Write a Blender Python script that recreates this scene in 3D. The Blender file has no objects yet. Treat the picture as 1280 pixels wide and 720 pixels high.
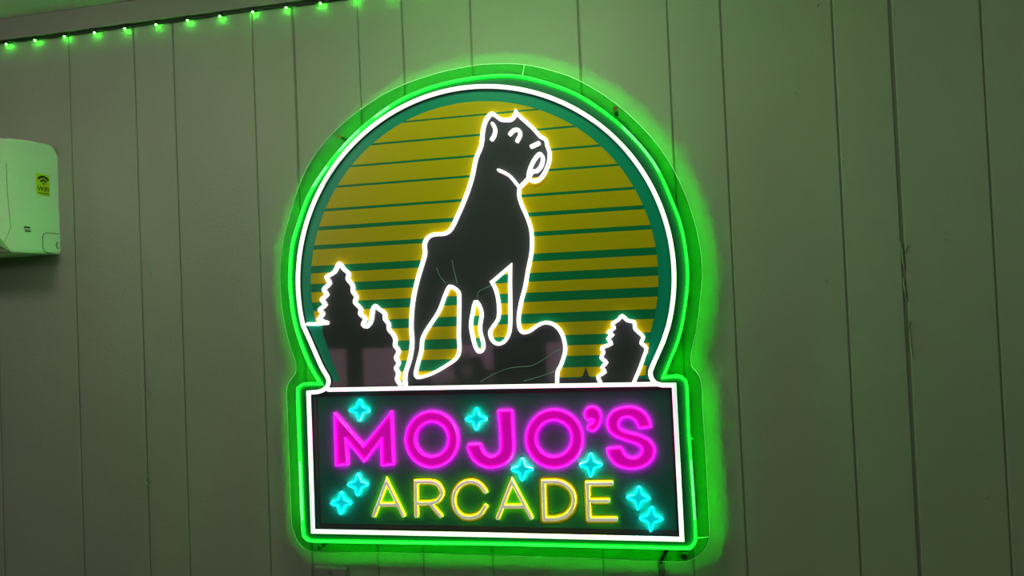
import bpy, bmesh, math, random
from mathutils import Vector, Matrix, noise
from mathutils.geometry import tessellate_polygon

random.seed(4)
S = bpy.context.scene
COL = S.collection

# ---------------------------------------------------------------- camera
F = 924.0                       # focal length in pixels of the 1280 x 720 frame
DIST, EYE = 1.55, 1.6           # camera distance from the wall face (y = 0), eye height
YAW, PITCH, ROLL = (math.radians(a) for a in (11.314, -1.215, -2.428))
cy, sy, cp, sp, cr, sr = math.cos(YAW), math.sin(YAW), math.cos(PITCH), math.sin(PITCH), math.cos(ROLL), math.sin(ROLL)
RY = Matrix(((cy, 0, sy), (0, 1, 0), (-sy, 0, cy)))
RX = Matrix(((1, 0, 0), (0, cp, -sp), (0, sp, cp)))
RZ = Matrix(((cr, -sr, 0), (sr, cr, 0), (0, 0, 1)))
R = RZ @ RX @ RY                # (x right, y down, z forward) world -> camera
cam_data = bpy.data.cameras.new('camera')
cam_data.sensor_width = 36.0
cam_data.lens = F / 1280.0 * 36.0
cam_data.clip_start = 0.02
cam = bpy.data.objects.new('camera', cam_data)
COL.objects.link(cam)
w2b = lambda v: Vector((v[0], v[2], -v[1]))
right, up, back = w2b(R[0]), w2b(-R[1]), w2b(-R[2])
M4 = Matrix.Identity(4)
for i in range(3):
    M4[i][0], M4[i][1], M4[i][2] = right[i], up[i], back[i]
M4[0][3], M4[1][3], M4[2][3] = 0.0, -DIST, EYE
cam.matrix_world = M4
S.camera = cam

def at(px, py, y=0.0):
    """(x, z) of the point of the plane Y = y that shows at pixel (px, py)."""
    d = R.transposed() @ Vector(((px - 640) / F, (py - 360) / F, 1.0))
    t = (DIST + y) / d[2]
    return (d[0] * t, EYE - d[1] * t)

# ---------------------------------------------------------------- world, lamps, exposure
world = bpy.data.worlds.new('sky')
S.world = world
world.use_nodes = True
bg = world.node_tree.nodes['Background']
bg.inputs[0].default_value = (0.86, 0.60, 0.72, 1)
bg.inputs[1].default_value = 2.0

def area(name, loc, target, size, power, color, size_y=None):
    l = bpy.data.lights.new(name, 'AREA')
    l.energy, l.color = power, color
    l.shape, l.size, l.size_y = 'RECTANGLE', size, size_y or size
    o = bpy.data.objects.new(name, l)
    COL.objects.link(o)
    o.location = loc
    o.rotation_euler = (Vector(target) - Vector(loc)).to_track_quat('-Z', 'Y').to_euler()
    return o
area('ceiling_lamp_middle', (-0.30, -0.52, 2.345), (-0.30, -0.25, 1.2), 0.50, 4.8, (0.54, 1.0, 0.45), 0.16)
area('ceiling_lamp_left', (-1.3, -0.95, 2.345), (-1.40, 0.0, 1.4), 0.3, 4.6, (0.86, 0.93, 0.76))
area('ceiling_lamp_right', (1.25, -1.3, 2.345), (0.9, 0.0, 1.3), 0.6, 4.4, (0.55, 1.0, 0.55))
area('front_fill_left', (-2.75, -3.0, 2.345), (-0.6, 0.0, 1.2), 0.5, 9.0, (0.85, 1.0, 0.76))  # unseen fill added to lighten the sign's shadow on the wall
area('front_fill_right', (1.35, -3.0, 2.345), (0.0, 0.0, 1.2), 0.5, 8.0, (0.68, 1.0, 0.64))  # its unseen twin, added to fill from the right

S.view_settings.view_transform = 'Standard'
S.view_settings.look = 'None'
S.view_settings.exposure = 0.0
S.view_settings.gamma = 1.0
S.view_settings.use_curve_mapping = False

# ---------------------------------------------------------------- materials
def mat(name, base, rough=0.5, emit=None, strength=1.0, spec=0.5, bump=0.0, bump_scale=200.0, vary=0.0, metal=0.0, stretch=(1, 1, 1)):
    m = bpy.data.materials.new(name)
    m.use_nodes = True
    nt = m.node_tree
    b = nt.nodes['Principled BSDF']
    b.inputs['Base Color'].default_value = (*base, 1)
    b.inputs['Roughness'].default_value = rough
    b.inputs['Metallic'].default_value = metal
    b.inputs['Specular IOR Level'].default_value = spec
    if emit:
        b.inputs['Emission Color'].default_value = (*emit, 1)
        b.inputs['Emission Strength'].default_value = strength
    if bump or vary:
        tc = nt.nodes.new('ShaderNodeTexCoord')
        mp = nt.nodes.new('ShaderNodeMapping')
        mp.inputs['Scale'].default_value = stretch
        nt.links.new(tc.outputs['Object'], mp.inputs['Vector'])
    if bump:
        n = nt.nodes.new('ShaderNodeTexNoise')
        n.inputs['Scale'].default_value = bump_scale
        n.inputs['Detail'].default_value = 3
        nt.links.new(mp.outputs[0], n.inputs['Vector'])
        bp = nt.nodes.new('ShaderNodeBump')
        bp.inputs['Strength'].default_value = bump
        bp.inputs['Distance'].default_value = 0.002
        nt.links.new(n.outputs['Fac'], bp.inputs['Height'])
        nt.links.new(bp.outputs[0], b.inputs['Normal'])
    if vary:
        n2 = nt.nodes.new('ShaderNodeTexNoise')
        n2.inputs['Scale'].default_value = 3.5
        n2.inputs['Detail'].default_value = 5
        nt.links.new(mp.outputs[0], n2.inputs['Vector'])
        rp = nt.nodes.new('ShaderNodeValToRGB')
        rp.color_ramp.elements[0].position, rp.color_ramp.elements[1].position = 0.3, 0.7
        rp.color_ramp.elements[0].color = (*[c * (1 - vary) for c in base], 1)
        rp.color_ramp.elements[1].color = (*[min(1, c * (1 + vary)) for c in base], 1)
        nt.links.new(n2.outputs['Fac'], rp.inputs[0])
        nt.links.new(rp.outputs[0], b.inputs['Base Color'])
    return m

def acrylic(name, tint=(1, 1, 1), ior=1.21):
    m = bpy.data.materials.new(name)
    m.use_nodes = True
    nt = m.node_tree
    nt.nodes.remove(nt.nodes['Principled BSDF'])
    tr = nt.nodes.new('ShaderNodeBsdfTransparent')
    tr.inputs[0].default_value = (*tint, 1)
    gl = nt.nodes.new('ShaderNodeBsdfGlossy')
    gl.inputs['Roughness'].default_value = 0.12
    mx = nt.nodes.new('ShaderNodeMixShader')
    fr = nt.nodes.new('ShaderNodeFresnel')
    fr.inputs[0].default_value = ior
    mu = nt.nodes.new('ShaderNodeMath')
    mu.operation = 'MULTIPLY'
    mu.inputs[1].default_value = 0.92
    nt.links.new(fr.outputs[0], mu.inputs[0])
    nt.links.new(mu.outputs[0], mx.inputs[0])
    nt.links.new(tr.outputs[0], mx.inputs[1])
    nt.links.new(gl.outputs[0], mx.inputs[2])
    nt.links.new(mx.outputs[0], nt.nodes['Material Output'].inputs[0])
    return m

PAINT = mat('grey_green_wall_paint', (0.31, 0.30, 0.255), 0.55, bump=0.35, bump_scale=170, vary=0.05, stretch=(1, 1, 0.7))
GAP = mat('groove_paint', (0.17, 0.165, 0.14), 0.7)
CEIL = mat('textured_ceiling_paint', (0.85, 0.60, 0.74), 0.9, bump=1.0, bump_scale=90, vary=0.12)
TRIM = mat('grey_trim_paint', (0.26, 0.235, 0.21), 0.55, bump=0.15, bump_scale=80, vary=0.05)
DARKROOM = mat('dark_room_paint', (0.16, 0.16, 0.15), 0.8)
FLOORM = mat('dark_floor', (0.10, 0.09, 0.08), 0.6)

ACRYL = acrylic('glow_tinted_acrylic', (0.42, 0.82, 0.50))  # green tint paints the outline's glow into the clear board
EDGE = mat('frosted_acrylic_edge', (0.85, 0.95, 0.88), 0.35)
PANEL = mat('printed_teal_panel', (0.014, 0.105, 0.072), 0.4, spec=0.2)
BLACKP = mat('black_print', (0.052, 0.049, 0.064), 0.04, spec=0.8)
GREENP = mat('dark_green_print', (0.006, 0.17, 0.075), 0.22)
TEALP = mat('teal_print', (0.003, 0.25, 0.17), 0.25)
YELLOWP = mat('mustard_print', (0.55, 0.37, 0.003), 0.22)
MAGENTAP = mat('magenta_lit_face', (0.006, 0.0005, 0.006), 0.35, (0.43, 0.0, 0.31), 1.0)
OLIVE_GLOW = mat('olive_painted_glow', (0.09, 0.05, 0.001), 0.35)  # paints the yellow tubes' glow onto the panel around the letters
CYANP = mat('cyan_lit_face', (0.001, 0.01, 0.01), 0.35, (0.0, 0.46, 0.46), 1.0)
CASING = mat('black_tube_casing', (0.012, 0.012, 0.012), 0.5)

PINK_SIDE = mat('pink_neon_side', (0.5, 0.05, 0.4), 0.4, (1.0, 0.0, 0.30), 125.0)
CYAN_SIDE = mat('cyan_neon_side', (0.05, 0.5, 0.5), 0.4, (0.0, 0.95, 0.95), 42.0)
YELLOW_SIDE = mat('yellow_neon_side', (0.6, 0.5, 0.05), 0.4, (0.6, 1.0, 0.0), 22.0)
WHITE_SIDE = mat('white_neon_side', (0.8, 0.8, 0.78), 0.4, (1.0, 0.97, 0.86), 2.6)
GREEN_SIDE = mat('green_neon_side', (0.1, 0.5, 0.1), 0.4, (0.0, 1.0, 0.0010), 112.0)
GREEN_INNER = mat('green_neon_inner_side', (0.1, 0.5, 0.1), 0.4, (0.0, 1.0, 0.004), 26.0)
WHITE_ON = mat('white_neon_light', (0.8, 0.8, 0.78), 0.4, (1.0, 0.975, 0.885), 1.03)
WHITE_DIM = mat('white_neon_dim', (0.8, 0.8, 0.8), 0.4, (0.66, 0.62, 0.68), 1.0)
GREEN_ON = mat('green_neon_light', (0.1, 0.5, 0.1), 0.4, (0.0, 1.0, 0.055), 1.1)
GREEN_DIM = mat('green_neon_dim', (0.4, 0.6, 0.45), 0.4, (0.12, 0.75, 0.24), 1.0)
PINK_ON = mat('pink_neon_light', (0.5, 0.05, 0.4), 0.4, (1.0, 0.008, 0.76), 1.0)
CYAN_ON = mat('cyan_neon_light', (0.05, 0.5, 0.5), 0.4, (0.0, 0.86, 0.88), 1.0)
YELLOW_ON = mat('yellow_neon_light', (0.6, 0.5, 0.05), 0.4, (0.86, 0.74, 0.05), 1.0)
YELLOW_CORE = mat('grey_diffuser', (0.5, 0.48, 0.48), 0.4, (0.30, 0.26, 0.22), 1.0)
LED_ON = mat('green_led_light', (0.2, 0.6, 0.2), 0.3, (0.05, 1.0, 0.03), 150.0)
BLACKPLASTIC = mat('black_plastic', (0.012, 0.014, 0.013), 0.4)
BROWNSCREW = mat('brown_metal', (0.16, 0.06, 0.02), 0.4, metal=0.5)
ACWHITE = mat('white_plastic', (0.80, 0.68, 0.84), 0.3)
ACGREY = mat('grey_plastic', (0.30, 0.33, 0.30), 0.45)
SEAM = mat('dark_seam', (0.07, 0.08, 0.07), 0.6)
STICKY = mat('yellow_sticker', (0.70, 0.56, 0.01), 0.5)
INK = mat('black_ink', (0.01, 0.01, 0.01), 0.5)
PLATEM = mat('grey_plate', (0.27, 0.26, 0.24), 0.4)
STEEL = mat('steel', (0.3, 0.3, 0.3), 0.35, metal=1.0)
WIREM = mat('clear_green_wire', (0.16, 0.28, 0.25), 0.3)
RACEM = mat('dull_grey_plastic', (0.15, 0.15, 0.13), 0.5)

# ---------------------------------------------------------------- helpers
def link(name, me, parent=None, mats=()):
    o = bpy.data.objects.new(name, me)
    COL.objects.link(o)
    for m in mats:
        me.materials.append(m)
    if parent is not None:
        # meshes are written in world coordinates; bring them into the root's frame
        off = Vector(parent.get('_at', (0, 0, 0)))
        me.transform(Matrix.Translation(-off))
        o.parent = parent
        o['_at'] = tuple(off)
    return o

def obj(name, bm, mats, parent=None, smooth=False):
    if not isinstance(mats, (list, tuple)):
        mats = [mats]
    me = bpy.data.meshes.new(name)
    bmesh.ops.recalc_face_normals(bm, faces=bm.faces)
    bm.to_mesh(me)
    bm.free()
    if smooth:
        for p in me.polygons:
            p.use_smooth = True
    return link(name, me, parent, mats)

def thing(name, label, cat, loc, group=None):
    o = bpy.data.objects.new(name, None)
    COL.objects.link(o)
    o.location = loc
    o.empty_display_size = 0.05
    o['label'], o['category'], o['_at'] = label, cat, tuple(loc)
    if group:
        o['group'] = group
    return o

def box(bm, x0, x1, y0, y1, z0, z1, mi=0, bevel=0.0):
    t = bmesh.new() if bevel else bm
    vs = [t.verts.new(p) for p in ((x0, y0, z0), (x1, y0, z0), (x1, y1, z0), (x0, y1, z0), (x0, y0, z1), (x1, y0, z1), (x1, y1, z1), (x0, y1, z1))]
    for q in ((0, 3, 2, 1), (4, 5, 6, 7), (0, 1, 5, 4), (1, 2, 6, 5), (2, 3, 7, 6), (3, 0, 4, 7)):
        t.faces.new([vs[i] for i in q]).material_index = mi
    if bevel:
        bmesh.ops.bevel(t, geom=t.edges[:], offset=bevel, segments=2, affect='EDGES', profile=0.5)
        for f in t.faces:
            f.material_index = mi
        me = bpy.data.meshes.new('t')
        t.to_mesh(me); t.free()
        bm.from_mesh(me)
        bpy.data.meshes.remove(me)

def structure(o):
    o['kind'] = 'structure'
    return o

def disc(bm, x, z, r, y0, y1, n=16, mi=0):
    """cylinder whose axis is Y"""
    a = [bm.verts.new((x + r * math.cos(2 * math.pi * i / n), y0, z + r * math.sin(2 * math.pi * i / n))) for i in range(n)]
    b = [bm.verts.new((v.co.x, y1, v.co.z)) for v in a]
    bm.faces.new(a).material_index = mi
    bm.faces.new(b[::-1]).material_index = mi
    for i in range(n):
        j = (i + 1) % n
        bm.faces.new((a[i], a[j], b[j], b[i])).material_index = mi

def smooth_path(pts, closed=False, step=3):
    """Catmull-Rom through the points."""
    n, out = len(pts), []
    rng = range(n if closed else n - 1)
    for i in rng:
        g = (lambda k: pts[k % n]) if closed else (lambda k: pts[max(0, min(n - 1, k))])
        p0, p1, p2, p3 = g(i - 1), g(i), g(i + 1), g(i + 2)
        for s in range(step):
            t = s / step
            out.append(tuple(0.5 * (2 * p1[c] + (p2[c] - p0[c]) * t + (2 * p0[c] - 5 * p1[c] + 4 * p2[c] - p3[c]) * t * t + (3 * p1[c] - p0[c] - 3 * p2[c] + p3[c]) * t ** 3) for c in (0, 1)))
    if not closed:
        out.append(pts[-1])
    return out

def clean(P, closed=False, eps=1e-5):
    out = []
    for p in P:
        if not out or math.hypot(p[0] - out[-1][0], p[1] - out[-1][1]) > eps:
            out.append(p)
    if closed and math.hypot(out[0][0] - out[-1][0], out[0][1] - out[-1][1]) < eps:
        out.pop()
    return out

def path_normals(P, closed):
    n, N = len(P), []
    for i in range(n):
        a = P[i - 1] if (i or closed) else P[0]
        b = P[(i + 1) % n] if (i < n - 1 or closed) else P[-1]
        d1 = Vector((P[i][0] - a[0], P[i][1] - a[1]))
        d2 = Vector((b[0] - P[i][0], b[1] - P[i][1]))
        if d1.length < 1e-9: d1 = d2
        if d2.length < 1e-9: d2 = d1
        d1.normalize(); d2.normalize()
        n1, n2 = Vector((-d1.y, d1.x)), Vector((-d2.y, d2.x))
        m = n1 + n2
        if m.length < 1e-4: m = n1
        m.normalize()
        k = 1.0 / max(0.45, m.dot(n1))
        N.append(m * k)
    return N

def offset(P, d, closed=True):
    N = path_normals(P, closed)
    return [(p[0] + n.x * d, p[1] + n.y * d) for p, n in zip(P, N)]

PROFILE = ((-0.5, 0.0), (-0.5, 0.5), (-0.43, 0.82), (-0.2, 1.0), (0.2, 1.0), (0.43, 0.82), (0.5, 0.5), (0.5, 0.0))
def tube(bm, P, yb, w, h, closed=False, faces=(1, 0, 0, 0, 0, 0, 1), dim=None):
    """LED neon flex along the path P of (x, z), its foot at depth yb, standing h towards the room."""
    P = clean(P, closed)
    N = path_normals(P, closed)
    rings = [(p, n, 1.0) for p, n in zip(P, N)]
    if not closed:                                  # rounded ends
        def end(p, q, n):
            d = Vector((p[0] - q[0], p[1] - q[1])).normalized() * w
            return [((p[0] + d.x * k, p[1] + d.y * k), n, s) for k, s in ((0.25, 0.86), (0.42, 0.5))]
        rings = end(P[0], P[1], N[0])[::-1] + rings + end(P[-1], P[-2], N[-1])
    vs = []
    for p, n, s in rings:
        vs.append([bm.verts.new((p[0] + n.x * u * w * s, yb - v * h, p[1] + n.y * u * w * s)) for u, v in PROFILE])
    m = len(vs)
    for i in range(m if closed else m - 1):
        a, b = vs[i], vs[(i + 1) % m]
        dm = dim is not None and dim(rings[i][0])
        for k in range(7):
            f = bm.faces.new((a[k], a[k + 1], b[k + 1], b[k]))
            mi = faces[k]
            f.material_index = 2 if (dm and mi == 0) else mi
    if not closed:
        bm.faces.new(vs[0]); bm.faces.new(vs[-1][::-1])

def plate(bm, loops, y0, y1, mi=0):
    """flat piece with holes: loops[0] is the rim, the others holes; y0 back, y1 front"""
    loops = [clean(l, True) for l in loops]
    tris = tessellate_polygon([[Vector((p[0], p[1], 0)) for p in l] for l in loops])
    flat = [p for l in loops for p in l]
    fr = [bm.verts.new((p[0], y1, p[1])) for p in flat]
    bk = [bm.verts.new((p[0], y0, p[1])) for p in flat]
    for t in tris:
        if len(set(t)) < 3: continue
        try:
            bm.faces.new([fr[i] for i in t]).material_index = mi
            bm.faces.new([bk[i] for i in t][::-1]).material_index = mi
        except ValueError:
            pass
    s = 0
    for l in loops:
        n = len(l)
        for i in range(n):
            j = (i + 1) % n
            bm.faces.new((bk[s + i], bk[s + j], fr[s + j], fr[s + i])).material_index = mi
        s += n

# ---------------------------------------------------------------- the room
ZC = 2.357                      # ceiling
X0, X1, YF = -3.2, 3.2, -4.5
bm = bmesh.new(); box(bm, X0, X1, 0.0030, 0.05, 0.0, ZC)
wall = structure(obj('wall_back', bm, GAP))
grooves = [-3.2, -2.84, -2.6, -2.43, -2.235, -1.98, -1.80, -1.616, -1.389, -1.2085, -1.1035, -0.8975, -0.7945, -0.6375, -0.533, -0.377, -0.142, 0.041, 0.1465, 0.3585, 0.464, 0.623, 0.86, 1.04, 1.145, 1.35, 1.455, 1.61, 1.715, 1.87, 2.1, 2.28, 2.39, 2.6, 2.8, 3.0, 3.2]
wide = {0.464: 0.0030, -0.7945: 0.0022, -0.533: 0.0012, -0.8975: 0.0012, -0.377: 0.0008}
for i in range(len(grooves) - 1):
    a, b = grooves[i], grooves[i + 1]
    ga, gb = wide.get(a, 0.0013), wide.get(b, 0.0013)
    bm = bmesh.new()
    n = 26
    c = 0.0022                                    # eased edges
    ring = []
    for k in range(n + 1):
        z = ZC * k / n
        wob = [0.0009 * noise.noise((g * 37.0, z * 3.1, s)) for g, s in ((a, 1.0), (b, 7.0))]
        xa, xb = a + ga + wob[0], b - gb + wob[1]
        ring.append([bm.verts.new(p) for p in ((xa, 0.006, z), (xa, c, z), (xa + c, 0.0, z), (xb - c, 0.0, z), (xb, c, z), (xb, 0.006, z))])
    for k in range(n):
        for q in range(5):
            bm.faces.new((ring[k][q], ring[k][q + 1], ring[k + 1][q + 1], ring[k + 1][q]))
    bm.faces.new(ring[0][::-1]); bm.faces.new(ring[-1])
    pl = obj('plank', bm, PAINT, wall)
# torn splinters and knots along the grooves
def chip(px, py, length, wid, lean=0.0, thick=0.003):
    x, z = at(px, py)
    bm = bmesh.new()
    m = 6
    prev = None
    for k in range(m + 1):
        t = k / m
        ww = wid * math.sin(math.pi * min(0.97, 0.06 + t * 0.9)) * (0.8 + 0.4 * random.random())
        xx, zz = x + lean * length * (t - 0.5) + 0.0006 * random.uniform(-1, 1), z + length * (0.5 - t)
        cur = [bm.verts.new(p) for p in ((xx - ww / 2, 0.0005, zz), (xx, -thick * (0.6 + 0.4 * random.random()), zz), (xx + ww / 2, 0.0005, zz))]
        if prev:
            for q in range(2):
                bm.faces.new((prev[q], prev[q + 1], cur[q + 1], cur[q]))
        prev = cur
    return obj('splinter', bm, PAINT, wall)
for a in ((1128, 320, 0.055, 0.004, 0.06), (1133, 311, 0.014, 0.003, -0.4), (1138, 424, 0.075, 0.0045, 0.05), (1136, 405, 0.012, 0.003, -0.5),
          (1131, 362, 0.05, 0.003, 0.08), (189, 335, 0.050, 0.004, 0.03), (183, 604, 0.012, 0.005, 0.9), (184, 597, 0.010, 0.003, -0.6), (187, 603, 0.010, 0.003, -0.9),
          (177, 482, 0.010, 0.004, 0.7), (187, 484, 0.014, 0.003, 0.2), (188, 493, 0.012, 0.003, -0.4), (1033, 351, 0.008, 0.003, 0.4), (995, 117, 0.010, 0.002, 0.3),
          (1022, 7, 0.006, 0.003, -0.5), (1182, 299, 0.005, 0.003, 0.3), (1232, 620, 0.006, 0.003, -0.5), (1243, 628, 0.007, 0.003, 0.2), (256, 623, 0.003, 0.003, 0), (253, 631, 0.003, 0.003, 0)):
    chip(*a)

bm = bmesh.new(); box(bm, X0, X1, YF, 0.05, ZC, ZC + 0.05)
structure(obj('ceiling', bm, CEIL))
bm = bmesh.new(); box(bm, X0, X1, YF, 0.05, -0.05, 0.0)
structure(obj('floor', bm, FLOORM))
bm = bmesh.new(); box(bm, X0 - 0.05, X0, YF, 0.05, 0, ZC)
structure(obj('wall_left', bm, DARKROOM))
bm = bmesh.new(); box(bm, X1, X1 + 0.05, YF, 0.05, 0, ZC)
structure(obj('wall_right', bm, DARKROOM))
# front wall with a ribbon of three windows, seen only as a mirror image in the sign
openings = [(-2.98, -2.66), (-2.56, -2.16), (-1.95, -1.36), (-0.96, -0.60)]
Z0W, Z1W = 0.92, 1.29
bm = bmesh.new()
box(bm, X0, X1, YF - 0.08, YF, 0, Z0W)
box(bm, X0, X1, YF - 0.08, YF, Z1W, ZC)
xs = [X0] + [v for o in openings for v in o] + [X1]
for i in range(0, len(xs), 2):
    box(bm, xs[i], xs[i + 1], YF - 0.08, YF, Z0W, Z1W)
structure(obj('wall_front', bm, DARKROOM))
GLASS = acrylic('window_glass')
for k, (a, b) in enumerate(openings):
    bm = bmesh.new()
    for q in ((a, a + 0.02, Z0W, Z1W), (b - 0.02, b, Z0W, Z1W), (a, b, Z0W, Z0W + 0.02), (a, b, Z1W - 0.02, Z1W)):
        box(bm, q[0], q[1], YF - 0.06, YF - 0.02, q[2], q[3])
    wf = structure(obj('window_%d' % (k + 1), bm, DARKROOM))
    bm = bmesh.new(); box(bm, a + 0.02, b - 0.02, YF - 0.042, YF - 0.038, Z0W + 0.02, Z1W - 0.02)
    obj('pane', bm, GLASS, wf)
# ceiling trim board the lights hang under
bm = bmesh.new(); box(bm, X0, X1, -0.016, 0.0, 2.3045, ZC, bevel=0.002)
structure(obj('trim_1', bm, TRIM))

# parking ground and a pickup outside the front windows: they show as mirror images in the black print
bm = bmesh.new(); box(bm, -30, 30, -60, YF - 0.1, -0.65, -0.55)
structure(obj('ground', bm, mat('pale_concrete', (0.44, 0.35, 0.38), 0.9, bump=0.3, bump_scale=6, vary=0.1)))
TRUCKP = mat('pale_mauve_car_paint', (0.72, 0.52, 0.68), 0.3)
TYRE = mat('black_rubber', (0.02, 0.02, 0.02), 0.8)
LAMPRED = mat('red_lens', (0.6, 0.03, 0.03), 0.2)
LAMPWHITE = mat('clear_lens', (0.8, 0.8, 0.8), 0.1)
TX, TY, TZ = -6.20, -18.0, -0.55
truck = thing('pickup_truck', 'pale pickup truck parked outside, mirrored in the black rock under the dog', 'truck', (TX + 2.6, TY, TZ))
def side_prism(name, P, y0, y1, m, parent):
    bm = bmesh.new()
    a = [bm.verts.new((TX + p[0], y0, TZ + p[1])) for p in P]; b = [bm.verts.new((TX + p[0], y1, TZ + p[1])) for p in P]
    bm.faces.new(a); bm.faces.new(b[::-1])
    for i in range(len(P)):
        j = (i + 1) % len(P)
        bm.faces.new((a[i], a[j], b[j], b[i]))
    return obj(name, bm, m, parent)
side_prism('body', [(0, 0.42), (0.03, 0.85), (0.25, 1.02), (1.45, 1.12), (3.3, 1.12), (5.3, 1.12), (5.35, 0.5), (4.75, 0.42), (4.62, 0.72), (4.35, 0.85), (4.05, 0.85), (3.8, 0.72), (3.68, 0.42), (1.5, 0.42), (1.38, 0.72), (1.12, 0.85), (0.82, 0.85), (0.55, 0.72), (0.42, 0.42)], TY, TY - 1.85, TRUCKP, truck)
side_prism('cab', [(1.35, 1.12), (1.95, 1.72), (3.05, 1.78), (3.4, 1.12)], TY - 0.08, TY - 1.77, TRUCKP, truck)
side_prism('side_window', [(1.62, 1.18), (2.02, 1.64), (2.98, 1.68), (3.2, 1.18)], TY - 0.07, TY - 0.09, CASING, truck)
for wx in (0.97, 4.2):
    for y0, y1 in ((TY + 0.02, TY - 0.22), (TY - 1.63, TY - 1.87)):
        bm = bmesh.new(); disc(bm, TX + wx, TZ + 0.37, 0.37, y0, y1, 20); wh = obj('wheel', bm, TYRE, truck)
        bm = bmesh.new(); disc(bm, TX + wx, TZ + 0.37, 0.20, y0 + 0.01, y0 - 0.02, 16); obj('hub', bm, STEEL, wh)
side_prism('front_lamp', [(-0.01, 0.70), (-0.01, 0.92), (0.34, 0.96), (0.30, 0.72)], TY + 0.015, TY - 0.25, LAMPWHITE, truck)
side_prism('marker_lamp', [(0.20, 0.72), (0.22, 0.90), (0.36, 0.92), (0.34, 0.73)], TY + 0.03, TY - 0.02, LAMPRED, truck)
side_prism('bumper', [(-0.08, 0.42), (-0.08, 0.62), (0.10, 0.64), (0.10, 0.40)], TY + 0.02, TY - 1.87, STEEL, truck)

# ---------------------------------------------------------------- the neon sign
CX, CZ = -0.3745, 1.6545
sign = thing('neon_sign', 'large lit sign with a white outlined dog on a striped sun over pink lettering', 'neon sign', (CX, 0.0, 1.10))
YB0, YB1 = -0.0380, -0.0425      # clear backboard, back and front
YP1 = -0.0455                   # printed panel front
px = lambda L, y: [at(p[0], p[1], y) for p in L]

# clear acrylic backboard
left_edge = [(390, 689.6), (381, 686), (372, 677), (366, 662), (364, 647), (361, 570), (358.5, 500), (358, 490), (360, 480), (366, 471), (369.5, 465), (369.5, 453), (365, 441), (360, 424), (355, 402), (351, 375), (350, 340), (354, 300), (365, 260), (376, 226), (393, 194), (417, 165), (450, 137), (490, 112), (540, 93), (590, 82), (622, 79.5), (655, 80.5), (690, 88), (725, 101), (770, 129), (812.5, 169), (842, 211), (862.5, 257), (874, 300), (878, 332), (877.5, 357), (872.5, 402), (867, 430), (864, 446), (865, 457), (871, 464.5), (876, 474), (878, 487), (879, 515), (882.5, 565), (887, 655), (887, 672), (882, 686), (872, 695), (858, 702), (830, 702), (800, 700.8), (700, 697), (560, 692.5), (470, 690.8), (420, 690.5), (400, 690.3)]
edge = []
for i, p in enumerate(left_edge):
    edge.append(p)
edge = smooth_path(edge, True, 3)
E0 = px(edge, -0.0405)
bm = bmesh.new()
# body of the board, its rim a little eased
area2 = sum(E0[i][0] * E0[(i + 1) % len(E0)][1] - E0[(i + 1) % len(E0)][0] * E0[i][1] for i in range(len(E0)))
sgn = -1 if area2 < 0 else 1     # inward offset sign
inner = offset(E0, 0.0016 * sgn)
fr = [bm.verts.new((p[0], YB1, p[1])) for p in inner]
md = [bm.verts.new((p[0], YB1 + 0.0014, p[1])) for p in E0]
bk = [bm.verts.new((p[0], YB0, p[1])) for p in E0]
n = len(E0)
for t in tessellate_polygon([[Vector((p[0], p[1], 0)) for p in inner]]):
    bm.faces.new([fr[i] for i in t])
for t in tessellate_polygon([[Vector((p[0], p[1], 0)) for p in E0]]):
    bm.faces.new([bk[i] for i in t][::-1])
for i in range(n):
    j = (i + 1) % n
    bm.faces.new((md[i], md[j], fr[j], fr[i])).material_index = 1
    bm.faces.new((bk[i], bk[j], md[j], md[i])).material_index = 1
board = obj('backboard', bm, [ACRYL, EDGE], sign)
# joints scratched across the clear rim
for (a, b) in (((655.5, 81), (653, 95)), ((872, 672.5), (886.5, 671)), ((862, 548), (866, 548))):
    bm = bmesh.new(); tube(bm, px([a, b], YB1), YB1, 0.0011, 0.0006, faces=(0,) * 7)
    obj('joint', bm, EDGE, board)

# white border path (closed), in photo order from the lower left corner
border = [(391.6, 664), (852.5, 674), (847.5, 575), (842.5, 481.5), (832, 481.5), (826, 481.5), (819, 478), (814.5, 472.5), (813, 466), (814.5, 460), (822, 444)]
arc_px = [(829, 429), (835, 410)]
A0 = at(835, 408, -0.0520)
A1 = at(381.5, 406, -0.0520)
ang0 = math.atan2(A0[1] - CZ, A0[0] - CX); ang1 = math.atan2(A1[1] - CZ, A1[0] - CX)
if ang1 < ang0: ang1 += 2 * math.pi
RW = 0.4030
ring_w = [(CX + RW * math.cos(ang0 + (ang1 - ang0) * k / 110), CZ + RW * math.sin(ang0 + (ang1 - ang0) * k / 110)) for k in range(111)]
YT = -0.0520                    # depth at which the tube outlines are measured
def w(L): return px(L, YT)
notch_r = smooth_path(w([(832, 481.5), (826, 481.2), (819, 478.5), (814.5, 473), (813, 466), (815, 459), (822, 443), (829, 427)]), False, 4)
notch_l = smooth_path(w([(388, 426), (394, 440), (402.5, 459), (409.5, 471), (411, 477.5), (409, 483), (404, 487.5), (397, 490)]), False, 4)
BORDER = w([(391.6, 664), (620, 668.6), (852.5, 674), (847.6, 578), (842.5, 481.5)]) + notch_r + ring_w + notch_l + w([(386, 490.8), (387.6, 540), (389.5, 600)])
def corner_round(P): return P
dim_spots = [((388.5, 575), 14), ((389.8, 612), 20), ((390.4, 640), 8), ((849, 590), 12), ((851, 640), 22), ((765, 172), 26), ((420, 214), 22), ((593, 210), 24), ((681, 205), 34), ((640, 226), 26), ((585, 236), 10)]
DIM = [(at(*c, YT), r / 600.0) for c, r in dim_spots]
def dim(p): return any(math.hypot(p[0] - c[0], p[1] - c[1]) < r for c, r in DIM)

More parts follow.
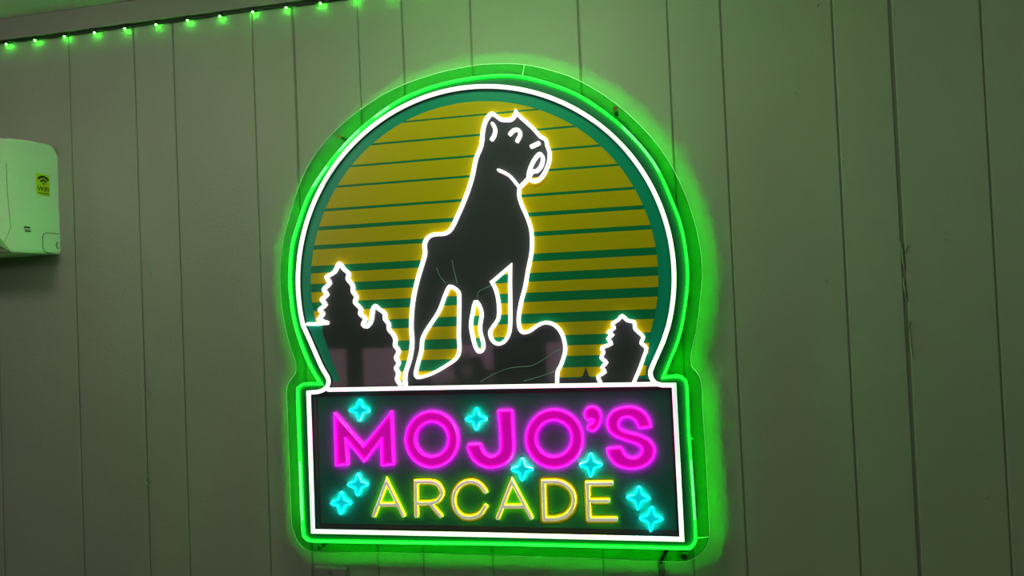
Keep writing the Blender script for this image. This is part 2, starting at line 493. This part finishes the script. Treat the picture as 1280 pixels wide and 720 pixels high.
# path of the green outline, then the printed panel that fits inside it
g_r = smooth_path([(861, 536), (859.5, 492), (858.5, 481), (856, 475), (850, 471.3), (843, 470.5), (829, 472)], False, 4)
g_l = smooth_path([(401, 480), (385, 480.3), (378, 481), (373.5, 484.5), (372, 491), (373.5, 540)], False, 4)
g_arc = smooth_path([(829, 472), (838.5, 449), (847, 428), (853.5, 403), (859, 364), (859.5, 332), (853, 288), (840, 251), (817, 203), (778, 158.5), (735, 126), (700, 109), (657.5, 97), (622, 94.5), (565, 102), (515, 118), (478, 139.5), (440, 171.5), (409, 208), (386.5, 243), (373, 279), (365, 307.5), (362.3, 340), (362.8, 363), (366.5, 394), (374, 423), (387, 456), (401, 480)], False, 4)
gb = smooth_path([(373.5, 540), (375.5, 590), (377.5, 642), (379, 666), (382, 672.5), (389, 676.2), (410, 677)], False, 4)
gbot = [(410, 677), (620, 680.2), (800, 684.3)]
gbr = smooth_path([(800, 684.3), (856, 685.7), (864.5, 683.5), (869, 677), (869.8, 668), (867, 620), (861, 536)], False, 4)
green = clean(g_arc[:-1] + g_l[:-1] + gb[:-1] + gbot[:-1] + gbr[:-1] + g_r[:-1], True, 0.05)
area2 = sum(BORDER[i][0] * BORDER[(i + 1) % len(BORDER)][1] - BORDER[(i + 1) % len(BORDER)][0] * BORDER[i][1] for i in range(len(BORDER)))
GP = px(green, -0.0480)
garea = sum(GP[i][0] * GP[(i + 1) % len(GP)][1] - GP[(i + 1) % len(GP)][0] * GP[i][1] for i in range(len(GP)))
PB = offset(clean(GP, True), 0.0018 if garea > 0 else -0.0018)
bm = bmesh.new(); plate(bm, [PB], YB1 + 0.0006, YP1)
panel = obj('printed_panel', bm, [PANEL], sign)

RSUN = 0.374
SX, SZ = -0.3762, 1.6545
def circ(r, n=96, cx=SX, cz=SZ): return [(cx + r * math.cos(2 * math.pi * k / n), cz + r * math.sin(2 * math.pi * k / n)) for k in range(n)]
ZBASE = at(620, 479, -0.0460)[1]
# teal field under the sun, inside the border and above the base line
field = [p for p in offset(clean(BORDER, True), 0.003 if area2 > 0 else -0.003)]
field = [p for p in field if p[1] > ZBASE]
bm = bmesh.new(); plate(bm, [field], YP1, YP1 - 0.0003)
obj('teal_field', bm, TEALP, panel)
Y1 = YP1 - 0.0003
def chord(r, z):
    return math.sqrt(max(0.0, r * r - (z - SZ) ** 2))
def edge_r(side, z):            # the sun's side: the circle, then straight in along the notch
    x = chord(RSUN, z)
    lim = at(403, 405.5, -0.0460) if side < 0 else at(819, 412, -0.0460)
    if z < lim[1]:
        e = at(426 if side < 0 else 806, 478, -0.0460)
        t = (lim[1] - z) / (lim[1] - e[1])
        if side > 0:
            lim = (SX + chord(RSUN, lim[1]), lim[1])
        return lim[0] + (e[0] - lim[0]) * t
    return SX + side * x
def band(z1, z0, n=5):
    zs = [z0 + (z1 - z0) * k / n for k in range(n + 1)]
    return [(edge_r(-1, z), z) for z in zs] + [(edge_r(1, z), z) for z in reversed(zs)]
zs = [SZ + RSUN - 1e-4 - (SZ + RSUN - 1e-4 - ZBASE) * (k / 48) ** 1.6 for k in range(49)]
bm = bmesh.new(); plate(bm, [[(edge_r(-1, z), z) for z in reversed(zs)] + [(edge_r(1, z), z) for z in zs]], Y1, Y1 - 0.0003)
obj('sun_disc', bm, GREENP, panel)
Y2 = Y1 - 0.0003
gaps = [(600, 143.5, 2.2), (597, 168.8, 2.6), (587, 195.5, 2.8), (584, 220.7, 2.9), (570, 251, 3.4), (562, 275, 5.0), (532, 301, 5.5), (522, 330, 9.3), (517, 354, 10.6), (512, 378.3, 11.3), (510, 404, 11.7), (560, 430, 12.6), (560, 456, 14.0)]
G = []
for gx, gy, th in gaps:
    z0 = at(gx, gy + th / 2, -0.0460)[1]; z1 = at(gx, gy - th / 2, -0.0460)[1]
    G.append((z1, z0))
bounds = [(SZ + RSUN - 0.0005, G[0][0])] + [(G[k][1], G[k + 1][0]) for k in range(len(G) - 1)] + [(G[-1][1], at(725, 471, -0.0460)[1])]
for z1, z0 in bounds:
    bm = bmesh.new(); plate(bm, [band(z1, z0, 6)], Y2, Y2 - 0.0004)
    obj('stripe', bm, YELLOWP, panel)
Y3 = Y2 - 0.0004

# dog
dog_px = [(506, 482), (505.5, 474), (506.5, 465), (512, 447), (514.3, 428), (513.3, 410), (514, 390), (516.5, 370), (521, 350), (526, 333), (530.5, 317), (529.8, 306), (533.5, 297.5), (541, 293), (555, 291.8), (563.5, 285.5), (572, 268), (579, 252), (585, 236), (590, 219), (594.3, 198), (601, 181), (603, 163), (606.7, 150), (614, 141.6), (620.5, 145), (626.5, 149), (637.5, 149), (642.3, 145)]
ear_tip = [(644.6, 139.5)]
face_px = [(649.4, 145), (658, 152.5), (666, 160), (674.5, 169.5), (681.5, 174), (683.5, 182), (686.3, 190), (685.6, 203), (679, 218), (671, 225.5), (664, 225.2), (660, 220.5), (663, 208), (669, 197), (674.5, 192), (678, 197), (676.5, 206), (671, 213), (665, 213.5)]
back_px = smooth_path(dog_px, False, 3)
head_px = smooth_path(face_px, False, 4)
chin_px = [(661, 221.5), (655, 228), (648.6, 234.5)]
chest_px = smooth_path([(648.6, 234.5), (648.3, 245), (652, 257), (659, 273), (663.8, 290), (664, 314), (659.6, 337), (656, 358), (651, 377), (648, 395), (648.6, 409), (653, 415.5), (661, 414.3), (670, 408), (680, 403.5), (691, 405.5), (700, 414), (705, 427), (705.8, 440), (701, 456), (696.5, 465), (696, 479)], False, 3)
throat_px = smooth_path([(623, 212.5), (630, 215.5), (638, 221), (648.6, 234.3)], False, 3)
loop_a = smooth_path([(519, 466), (521.5, 455), (526, 438), (527.3, 424), (533, 412), (547.5, 390), (555, 371), (559.5, 360.5), (563, 358), (572, 364.5), (573.3, 375), (573, 400), (572.8, 422), (573.6, 436), (570.5, 447), (559, 456), (540, 467), (524.5, 472), (520, 470.5)], True, 3)
loop_b = smooth_path([(593.5, 377.5), (590, 392), (588, 406), (590, 420), (593.5, 433), (598, 440), (603, 437), (603.5, 429), (600, 416), (599.8, 405), (601.5, 393), (598.5, 382)], True, 3)
loop_c = [(637.3, 332.8)] + smooth_path([(637, 352), (637.3, 385), (637, 410), (634, 421), (628, 428.5), (620.5, 430), (614.5, 425), (612, 415), (617, 406.5), (622.6, 397), (622.6, 378), (619.3, 363), (614.3, 352.5)], False, 3)
Y4 = Y3 - 0.0004
silh = back_px + ear_tip + smooth_path(face_px[:12], False, 3) + chin_px + chest_px[1:]
bm = bmesh.new(); plate(bm, [px(silh, -0.0470), px(loop_a, -0.0470), px(loop_b, -0.0470), px(loop_c, -0.0470)], Y3, Y4)
dogp = obj('dog_silhouette', bm, BLACKP, panel)
WW, HH = 0.0122, 0.0105
def neon(name, paths, mats, parent, w_, h_, closed=False, yb=None, faces=(3, 0, 0, 0, 0, 0, 3), dimf=None):
    bm = bmesh.new()
    for P, c in paths:
        tube(bm, P, yb if yb is not None else Y4, w_, h_, c, faces, dimf)
    return obj(name, bm, mats, parent)
WM = [WHITE_ON, CASING, WHITE_DIM, WHITE_SIDE]
YTT = -0.0540
q = lambda L: px(L, YTT)
neon('dog_outline', [(q(back_px + ear_tip + head_px + [(661, 220.5)]), False), (q(chin_px + chest_px[1:]), False)], WM, dogp, 0.0075, HH, dimf=dim)
for L in (loop_a, loop_b, loop_c):
    neon('leg_outline', [(q(L), True)], WM, dogp, 0.0069, HH, dimf=dim)
neon('jaw_line', [(q(throat_px[:-1]), False)], WM, dogp, 0.0069, HH, dimf=dim)
neon('ear_line', [(q(smooth_path([(615.4, 154.5), (618.3, 161), (617.5, 168.5), (614.2, 174)])), False)], WM, dogp, 0.0072, HH)
neon('eye_line', [(q(smooth_path([(637, 167.3), (642, 162.3), (648, 162.3), (649.8, 168), (646, 176)])), False)], WM, dogp, 0.0072, HH)
neon('brow_line', [(q([(664.2, 182.7), (673, 178.6)]), False)], WM, dogp, 0.0078, HH)
# pale wires running over the black print
for L in ([(546, 335), (550, 345), (557, 354)], [(565, 325), (568, 340), (571.5, 354)], [(597, 371), (599, 364), (614, 357)], [(601, 477), (620, 466.5), (641, 459.5), (665, 457), (683, 447), (699, 437)], [(655, 476), (674, 471), (693, 464)]):
    bm = bmesh.new(); tube(bm, px(smooth_path(L), -0.0470), Y4, 0.0016, 0.0012, faces=(0,) * 7)
    obj('wire', bm, WIREM, dogp)

# trees
def zig(pts): return smooth_path(pts, False, 3)
lt = zig([(408, 403.5), (402, 401.5), (397.5, 399), (402.5, 392.5), (399, 387), (405.5, 381), (401.5, 374.5), (407.5, 368.5), (404, 361.5), (411, 354), (407.5, 346), (417, 340), (423, 329.5), (429, 336.5), (434.8, 342), (434, 349), (440, 357), (440.3, 364.5), (444.5, 371), (443, 378), (450, 386), (449.5, 392.5), (455.5, 398.5), (453, 405.5), (457.5, 408.5), (463, 401.5), (465, 388), (468, 382.5), (473, 386.5), (480, 392), (480.5, 399), (485, 405), (485.5, 412), (490.5, 418), (493.5, 425), (493, 432), (497.5, 439), (494.3, 447), (497.5, 454), (494.3, 460), (497, 467), (495.5, 474), (499.5, 481)])
lt_fill = lt + [(420, 481), (426, 479), (414, 446), (403.5, 416), (403, 404)]
bm = bmesh.new(); plate(bm, [px(lt_fill, -0.0470)], Y3, Y4)
ltree = obj('pine_trees_silhouette', bm, BLACKP, panel)
neon('tree_outline', [(q([(384, 405.2), (396, 405.3), (408, 404)]), False), (q(lt), False)], WM, ltree, 0.0073, HH)
rt_l = [(750.5, 479), (747.5, 471), (755.5, 465.5), (752.5, 459.5), (757.5, 453.5), (751.5, 447.5), (754, 441), (752.5, 435), (763.5, 430), (760, 423.5), (765, 419), (760.5, 415.5), (767, 410.5), (765.5, 405), (772.5, 400), (777.5, 395)]
rt_r = [(784, 400.5), (792.5, 403), (793.5, 410.5), (798, 415.5), (804, 421.5), (801.5, 429), (807.8, 435.5), (804.5, 447), (799.5, 461), (792, 479)]
rt = zig(rt_l + rt_r)
bm = bmesh.new(); plate(bm, [px(rt, -0.0470)], Y3, Y4)
rtree = obj('pine_tree_silhouette', bm, BLACKP, panel)
neon('tree_outline', [(q(rt), False)], WM, rtree, 0.0073, HH)
# small far pine and the ground strip
sp = [(726, 473)]
for k in range(5):
    sp += [(727.5 + k * 0.95, 470 - k * 2.0), (729 + k * 0.55, 469.2 - k * 2.0)]
sp += [(732.2, 458.5)] + [(2 * 732.2 - a, b) for a, b in reversed(sp)]
bm = bmesh.new(); plate(bm, [px(sp, -0.0470)], Y3, Y4)
obj('far_pine_silhouette', bm, BLACKP, panel)
bm = bmesh.new(); plate(bm, [px([(410, 477), (495, 476), (700, 473), (806, 472.5), (812, 479), (806, 482), (412, 487)], -0.0470)], Y3 + 0.0001, Y4 + 0.0001)
obj('ground_silhouette', bm, BLACKP, panel)

# white border and base line
neon('border_tube', [(BORDER, True)], WM, panel, 0.0090, 0.0125, dimf=dim, yb=YP1, faces=(1, 0, 0, 0, 0, 0, 1))
neon('base_line_tube', [(w([(411, 487.2), (620, 483.4), (824, 480.2)]), False)], WM, panel, 0.0088, 0.0122, yb=YP1, faces=(1, 0, 0, 0, 0, 0, 1))
# dark return strip inside the lower box
bx = w([(394, 495), (838.5, 486.5), (848, 667.5), (398.5, 658)])
bm = bmesh.new()
for a, b, ww in ((bx[0], bx[1], 0.006), (bx[1], bx[2], 0.006), (bx[3], bx[2], 0.010), (bx[0], bx[3], 0.005)):
    d = Vector((b[0] - a[0], b[1] - a[1])).normalized(); nn = Vector((-d.y, d.x)) * ww / 2
    plate(bm, [[(a[0] - nn.x, a[1] - nn.y), (b[0] - nn.x, b[1] - nn.y), (b[0] + nn.x, b[1] + nn.y), (a[0] + nn.x, a[1] + nn.y)]], YP1, YP1 - 0.0004)
obj('black_inset_line', bm, CASING, panel)

# green outline tube on the clear board
gd = [(at(*c, -0.0480), r / 600.0) for c, r in (((376, 590), 18), ((377, 625), 20), ((866, 610), 20), ((867.5, 640), 10), ((445, 168), 20), ((800, 181), 24), ((822, 212), 16), ((403, 216), 20), ((480, 138), 12))]
neon('green_outline_tube', [(px(green, -0.0480), True)], [GREEN_ON, CASING, GREEN_DIM, GREEN_SIDE, GREEN_INNER], sign, 0.0052, 0.0110, yb=YB1, faces=(3, 0, 0, 0, 0, 0, 4), dimf=lambda p: any(math.hypot(p[0] - c[0], p[1] - c[1]) < r for c, r in gd))
# standoff screws through the rim
for (sx_, sy_, m, r) in ((424, 170.5, BROWNSCREW, 0.0048), (769, 136, BROWNSCREW, 0.0055), (399.3, 684.8, BLACKPLASTIC, 0.0056), (855, 695.5, BLACKPLASTIC, 0.0068)):
    x, z = at(sx_, sy_, -0.0460)
    bm = bmesh.new()
    disc(bm, x, z, r * 0.7, 0.001, YB1)
    disc(bm, x, z, r, YB1, YB1 - 0.004)
    disc(bm, x, z, r * 0.72, YB1 - 0.004, YB1 - 0.0052)
    obj('standoff_screw', bm, m, sign)

# ---- lettering
YLB = YP1
def letter(name_px, holes=(), label=None):
    rim = px(name_px, -0.0480)
    hs = [px(h, -0.0480) for h in holes]
    bm = bmesh.new(); plate(bm, [rim] + hs, YLB, YLB - 0.0015)
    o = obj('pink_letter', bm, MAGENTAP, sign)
    neon('letter_outline', [(px(name_px, -0.0500), True)] + [(px(h, -0.0500), True) for h in holes], [PINK_ON, PINK_ON, PINK_ON, PINK_SIDE], o, 0.0027, 0.0075, yb=YLB - 0.0010, faces=(3, 0, 0, 0, 0, 0, 3))
    return o
def oval(cx, cy, rx, ry, n=48): return [(cx + rx * math.cos(2 * math.pi * k / n), cy + ry * math.sin(2 * math.pi * k / n)) for k in range(n)]
def z6(L): return [(600 + a / 4.0, 420 + b / 4.0) for a, b in L]
letter([(418, 517.5), (454.3, 558.5), (488.5, 515.5), (491.3, 580.5), (477, 582), (476.5, 548.5), (454.8, 576.5), (431.5, 548.5), (433.8, 580.5), (420, 582)])
letter(oval(539.3, 549.6, 32.5, 34.6), [oval(539.3, 549.3, 21.0, 22.2)])
letter([(622.8, 514), (639.3, 513.6)] + smooth_path([(640.7, 540), (641.3, 560), (637.5, 573), (627.5, 581.5), (612.5, 584.8), (599, 581), (589.5, 572), (584.5, 560.5)], False, 4) + [(585.5, 556), (599.8, 555.8)] + smooth_path([(600.5, 559), (604.5, 566.5), (612.5, 571.5), (621, 569), (625.6, 560), (625.2, 540)], False, 4))
letter(oval(692.6, 548.8, 35.2, 36.2), [oval(692, 548.5, 22.8, 23.2)])
letter(smooth_path([(731.5, 521.5), (731.2, 515.5), (735, 510.5), (741, 509.2), (747, 511.8), (750.5, 518), (750.2, 526), (746.5, 534.5), (741.5, 538.8), (735.8, 537.2), (735, 532.5), (739.5, 530.2), (742.3, 526.3), (739.5, 524.2), (734.5, 525)], True, 3))
so = smooth_path(z6([(795, 462), (782, 432), (760, 411), (730, 405), (703, 416), (690, 442), (703, 470), (745, 486), (800, 500), (845, 525), (868, 560), (870, 590), (858, 620), (820, 651), (757, 665), (690, 650), (652, 612), (637, 565)]), False, 3)
si = smooth_path(z6([(705, 560), (722, 594), (745, 610), (775, 613), (803, 597), (812, 570), (795, 546), (745, 527), (690, 508), (655, 486), (637, 448), (642, 412), (668, 378), (715, 360), (760, 358), (805, 374), (838, 410), (853, 455)]), False, 3)
letter(so + si)
# yellow word: glow painted as olive bands, tube with grey diffuser and yellow sides
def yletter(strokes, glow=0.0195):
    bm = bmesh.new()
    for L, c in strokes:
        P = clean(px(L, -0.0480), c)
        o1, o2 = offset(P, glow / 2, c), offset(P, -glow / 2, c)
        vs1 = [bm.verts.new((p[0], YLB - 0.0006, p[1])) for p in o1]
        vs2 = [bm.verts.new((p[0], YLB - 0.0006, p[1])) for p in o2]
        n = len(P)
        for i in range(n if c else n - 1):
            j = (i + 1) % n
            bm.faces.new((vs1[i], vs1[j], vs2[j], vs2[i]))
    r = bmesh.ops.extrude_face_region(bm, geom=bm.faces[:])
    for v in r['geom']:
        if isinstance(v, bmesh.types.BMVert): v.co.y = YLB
    o = obj('yellow_letter', bm, OLIVE_GLOW, sign)
    neon('letter_tube', [(px(L, -0.0500), c) for L, c in strokes], [YELLOW_ON, YELLOW_CORE, YELLOW_CORE, YELLOW_SIDE], o, 0.0080, 0.0075, yb=YLB - 0.0006, faces=(3, 0, 1, 1, 1, 0, 3))
    return o
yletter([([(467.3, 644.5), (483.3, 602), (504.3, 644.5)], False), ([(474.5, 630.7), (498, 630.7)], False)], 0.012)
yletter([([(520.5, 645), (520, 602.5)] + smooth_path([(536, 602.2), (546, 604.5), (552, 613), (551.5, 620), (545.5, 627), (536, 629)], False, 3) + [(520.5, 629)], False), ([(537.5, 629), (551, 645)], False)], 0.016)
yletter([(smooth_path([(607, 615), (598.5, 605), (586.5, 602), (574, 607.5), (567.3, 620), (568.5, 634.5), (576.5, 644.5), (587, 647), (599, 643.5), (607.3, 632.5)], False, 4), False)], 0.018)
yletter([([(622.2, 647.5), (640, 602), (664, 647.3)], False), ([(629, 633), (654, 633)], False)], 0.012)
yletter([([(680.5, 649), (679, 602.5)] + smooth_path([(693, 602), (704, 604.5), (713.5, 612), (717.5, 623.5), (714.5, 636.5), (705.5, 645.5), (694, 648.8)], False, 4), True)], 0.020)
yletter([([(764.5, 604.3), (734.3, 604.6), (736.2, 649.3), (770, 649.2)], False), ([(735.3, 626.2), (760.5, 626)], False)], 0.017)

# cyan stars
def star(cx, cy, a, b, rot=0.0):
    pts = []
    for k in range(4):
        t = math.pi / 2 * k
        for dt, rr in ((-0.10, 0.97), (0.10, 0.97), (0.36, 0.63), (math.pi / 4, 0.47), (math.pi / 2 - 0.36, 0.63)):
            pts.append((cx + a * rr * math.cos(t + dt + rot), cy + b * rr * math.sin(t + dt + rot)))
    pts = smooth_path(pts, True, 3)
    bm = bmesh.new(); plate(bm, [px(pts, -0.0480)], YLB, YLB - 0.0015)
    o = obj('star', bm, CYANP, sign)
    neon('star_outline', [(px([(cx + (p[0] - cx) * 0.84, cy + (p[1] - cy) * 0.84) for p in pts], -0.0500), True)], [CYAN_ON] * 3 + [CYAN_SIDE], o, 0.0026, 0.0070, yb=YLB - 0.0010, faces=(3, 0, 0, 0, 0, 0, 3))
for s in ((449, 513, 14.5, 15.2), (595, 524, 15, 15.7), (652.5, 587, 15.2, 16), (738.3, 581.5, 15.7, 16.5), (447, 606, 14.3, 15.8), (426, 629, 14.5, 15.8), (798, 623, 16.4, 16.4, 0.06), (814, 649, 16.4, 17, 0.04)):
    star(*s)

# ---------------------------------------------------------------- string of green lights under the trim
ZL = 2.2975
string = thing('light_string', 'string of small green lights on a dark cord along the ceiling trim', 'string lights', (-0.72, -0.008, ZL))
bm = bmesh.new()
xs = [-3.1 + 0.07 * k for k in range(88)]
cordpts = [(x, ZL + 0.0012 * math.sin(x * 19.0) + 0.003) for x in xs]
n = 6
rings = []
for x, z in cordpts:
    rings.append([bm.verts.new((x, -0.0065 + 0.0026 * math.cos(2 * math.pi * i / n), z + 0.0026 * math.sin(2 * math.pi * i / n))) for i in range(n)])
for a, b in zip(rings, rings[1:]):
    for i in range(n):
        bm.faces.new((a[i], a[(i + 1) % n], b[(i + 1) % n], b[i]))
bm.faces.new(rings[0]); bm.faces.new(rings[-1][::-1])
obj('cord', bm, BLACKPLASTIC, string, True)
led_me = None
for k in range(-18, 44):
    x = -1.559 + 0.0838 * k
    if not (-3.05 < x < 2.95): continue
    if led_me is None:
        bm = bmesh.new()
        box(bm, -0.0042, 0.0042, -0.0045, 0.0040, -0.0022, 0.0052, 1, bevel=0.001)
        bmesh.ops.create_uvsphere(bm, u_segments=8, v_segments=6, radius=0.0022, matrix=Matrix.Translation((0, -0.0015, -0.0032)))
        led_me = bpy.data.meshes.new('bulb')
        bm.to_mesh(led_me); bm.free()
        led_me.materials.append(LED_ON); led_me.materials.append(BLACKPLASTIC)
    o = bpy.data.objects.new('bulb', led_me)
    COL.objects.link(o)
    o.parent = string
    o.location = (x + 0.72, 0.0005, 0.001)

# ---------------------------------------------------------------- air conditioner
XA = -1.4292
ac = thing('air_conditioner', 'white wall mounted air conditioner with a yellow sticker on its side', 'air conditioner', (XA - 0.42, 0.0, 1.765))
prof = [(0.0, 1.7665), (-0.125, 1.7635), (-0.148, 1.765), (-0.168, 1.778), (-0.196, 1.815), (-0.205, 1.84), (-0.207, 1.96), (-0.200, 1.995), (-0.175, 2.0145), (-0.13, 2.0245), (-0.08, 2.0300), (-0.02, 2.0325), (-0.008, 2.0265), (0.0, 2.012)]
def prism(bm, P, x0, x1, inset=0.006, mi=0):
    def ringv(x, s):
        c = (sum(p[0] for p in P) / len(P), sum(p[1] for p in P) / len(P))
        return [bm.verts.new((x, p[0] - (p[0] - c[0]) * s * (0 if p[0] > -0.001 else 1), p[1] - (p[1] - c[1]) * s)) for p in P]
    rs = [ringv(x0, 0.0), ringv(x1 - inset, 0.0), ringv(x1 - inset * 0.3, 0.012), ringv(x1, 0.04)]
    for a, b in zip(rs, rs[1:]):
        for i in range(len(P)):
            j = (i + 1) % len(P)
            bm.faces.new((a[i], a[j], b[j], b[i])).material_index = mi
    bm.faces.new(rs[0]); bm.faces.new(rs[-1][::-1])
bm = bmesh.new(); prism(bm, prof, XA - 0.82, XA)
obj('body', bm, ACWHITE, ac)
bm = bmesh.new()
fp = [(-0.1455, 1.8185), (-0.155, 1.80), (-0.196, 1.818), (-0.2105, 1.838), (-0.2125, 1.962), (-0.205, 1.999), (-0.18, 2.017), (-0.150, 2.020), (-0.1480, 1.965)]
prism(bm, fp, XA - 0.8195, XA + 0.0009, 0.003)
obj('front_panel', bm, ACWHITE, ac)
bm = bmesh.new()
lp = [(-0.139, 1.7622), (-0.168, 1.7762), (-0.196, 1.813), (-0.192, 1.816), (-0.164, 1.790), (-0.150, 1.776)]
prism(bm, lp, XA - 0.80, XA + 0.0008, 0.002)
obj('louver', bm, ACGREY, ac)
# side details: everything on the plane x = XA
def sbox(bm, ya, yb, za, zb, d=0.0009, mi=0):
    box(bm, XA - 0.001, XA + d, min(ya, yb), max(ya, yb), min(za, zb), max(za, zb), mi)
bm = bmesh.new()
kd = [(-0.004, 1.8165), (-0.040, 1.8165), (-0.048, 1.8130), (-0.0515, 1.806), (-0.0520, 1.780), (-0.0490, 1.7725), (-0.041, 1.7690), (-0.026, 1.7690)]
def side_line(bm, L, wd, d=0.0008):
    for a, b in zip(L, L[1:]):
        dv = Vector((b[0] - a[0], b[1] - a[1])); l = dv.length; dv.normalize()
        nv = Vector((-dv.y, dv.x)) * wd / 2
        c = [(a[0] - nv.x - dv.x * wd * .3, a[1] - nv.y - dv.y * wd * .3), (b[0] - nv.x + dv.x * wd * .3, b[1] - nv.y + dv.y * wd * .3), (b[0] + nv.x + dv.x * wd * .3, b[1] + nv.y + dv.y * wd * .3), (a[0] + nv.x - dv.x * wd * .3, a[1] + nv.y - dv.y * wd * .3)]
        f = [bm.verts.new((XA + d, p[0], p[1])) for p in c]
        g = [bm.verts.new((XA - 0.001, p[0], p[1])) for p in c]
        bm.faces.new(f); bm.faces.new(g[::-1])
        for i in range(4):
            j = (i + 1) % 4
            bm.faces.new((g[i], g[j], f[j], f[i]))
side_line(bm, kd, 0.0014)
side_line(bm, [(-0.006, 1.7960), (-0.011, 1.7945), (-0.0125, 1.7885), (-0.011, 1.7825), (-0.007, 1.7810)], 0.0016)
obj('pipe_cover_line', bm, SEAM, ac)
bm = bmesh.new(); side_line(bm, [(-0.146, 1.963), (-0.1455, 1.90), (-0.1395, 1.82), (-0.150, 1.797), (-0.160, 1.782)], 0.0012)
obj('panel_seam', bm, ACGREY, ac)
bm = bmesh.new()
sbox(bm, -0.103, -0.087, 1.8225, 1.8260, 0.0006); sbox(bm, -0.101, -0.085, 1.8140, 1.8170, 0.0006)
sbox(bm, -0.103, -0.0845, 1.8195, 1.8203, 0.0006)
obj('logo_mark', bm, INK, ac)
bm = bmesh.new(); sbox(bm, -0.0270, -0.0660, 1.9045, 1.9560, 0.0006)
st = obj('sticker', bm, STICKY, ac)
bm = bmesh.new()
def wifi_arc(r0, r1, d):
    cyy, czz = -0.0455, 1.9300
    prev = None
    for k in range(11):
        t = math.radians(38 + 104 * k / 10)
        cur = [bm.verts.new((XA + d, cyy + r * math.cos(t), czz + r * math.sin(t))) for r in (r0, r1)]
        if prev: bm.faces.new((prev[0], prev[1], cur[1], cur[0]))
        prev = cur
wifi_arc(0.0165, 0.0222, 0.0010); wifi_arc(0.0085, 0.0130, 0.0010); wifi_arc(0.0, 0.0048, 0.0010)
for k in range(6):
    ya = -0.0610 + 0.0052 * k
    for v in [[(ya, 1.9085), (ya + 0.004, 1.9085), (ya + 0.004, 1.9110 - 0.0008 * (k % 2)), (ya, 1.9110)]]:
        bm.faces.new([bm.verts.new((XA + 0.0010, p[0], p[1])) for p in v])
obj('wireless_mark', bm, INK, st)
tx = bpy.data.curves.new('lettering', 'FONT')
tx.body, tx.size, tx.align_x, tx.offset, tx.extrude = 'WiFi', 0.0160, 'CENTER', 0.0002, 0.0001
tx.space_character = 1.12
tx.materials.append(INK)
tmp = bpy.data.objects.new('lettering_curve', tx)
COL.objects.link(tmp)
bpy.context.view_layer.update()
me = bpy.data.meshes.new_from_object(tmp.evaluated_get(bpy.context.evaluated_depsgraph_get()))
bpy.data.objects.remove(tmp)
me.name = 'lettering'
to = bpy.data.objects.new('lettering', me)
COL.objects.link(to)
to.parent = st
to.location = Vector((XA + 0.0011, -0.0460, 1.9142)) - Vector(ac['_at'])
to.rotation_euler = (math.radians(90), 0, math.radians(90))

# ---------------------------------------------------------------- wall plate and cable raceway under the sign
xa, za = at(393.5, 706, -0.004); xb, _ = at(435.5, 706, -0.004)
wp = thing('wall_plate', 'grey electrical wall plate on the planks under the lower left of the sign', 'wall plate', ((xa + xb) / 2, 0.0, za - 0.057))
bm = bmesh.new()
pr = [(0.0, 0.0), (0.0, 0.0035), (0.0050, 0.0082), (0.007, 0.0085)]
rings = []
for ins, d in pr:
    rings.append([bm.verts.new(p) for p in ((xa + ins, -d, za - 0.115 + ins), (xb - ins, -d, za - 0.115 + ins), (xb - ins, -d, za - ins), (xa + ins, -d, za - ins))])
for a, b in zip(rings, rings[1:]):
    for i in range(4):
        bm.faces.new((a[i], a[(i + 1) % 4], b[(i + 1) % 4], b[i]))
bm.faces.new(rings[0][::-1]); bm.faces.new(rings[-1])
obj('cover', bm, PLATEM, wp)
for dz in (-0.0155, -0.0995):
    bm = bmesh.new(); disc(bm, (xa + xb) / 2 - 0.001, za + dz, 0.0030, -0.0080, -0.0097, 12)
    obj('screw', bm, STEEL, wp)
bm = bmesh.new(); box(bm, (xa + xb) / 2 - 0.0165, (xa + xb) / 2 + 0.0165, -0.0100, -0.0080, za - 0.090, za - 0.025, bevel=0.001)
obj('rocker', bm, PLATEM, wp)

xc, zc = at(826.5, 702.5, -0.006)
race = thing('cable_raceway', 'dull grey cable strip running down the wall from the lower right of the sign', 'cable', (xc, 0.0, 0.2))
bm = bmesh.new(); box(bm, xc - 0.0068, xc + 0.0068, -0.0085, 0.0, 0.25, zc, bevel=0.0015)
obj('channel', bm, RACEM, race)
bm = bmesh.new()
P = smooth_path([at(826, 704, -0.004), at(828, 697, -0.004), at(833, 688, -0.006), at(838, 679, -0.012), at(838, 668, -0.014)], False, 4)
rings = []
for i, (x, z) in enumerate(P):
    a, b = P[max(0, i - 1)], P[min(len(P) - 1, i + 1)]
    d = Vector((b[0] - a[0], 0, b[1] - a[1])).normalized(); nn = Vector((-d.z, 0, d.x))
    y = -0.006 - 0.010 * i / (len(P) - 1)
    rings.append([bm.verts.new((x + nn.x * 0.0036 * math.cos(t), y + 0.0036 * math.sin(t), z + nn.z * 0.0036 * math.cos(t))) for t in (2 * math.pi * k / 8 for k in range(8))])
for a, b in zip(rings, rings[1:]):
    for i in range(8):
        bm.faces.new((a[i], a[(i + 1) % 8], b[(i + 1) % 8], b[i]))
bm.faces.new(rings[0]); bm.faces.new(rings[-1][::-1])
obj('cord', bm, BLACKPLASTIC, race, True)

for o in S.objects:
    if '_at' in o:
        del o['_at']
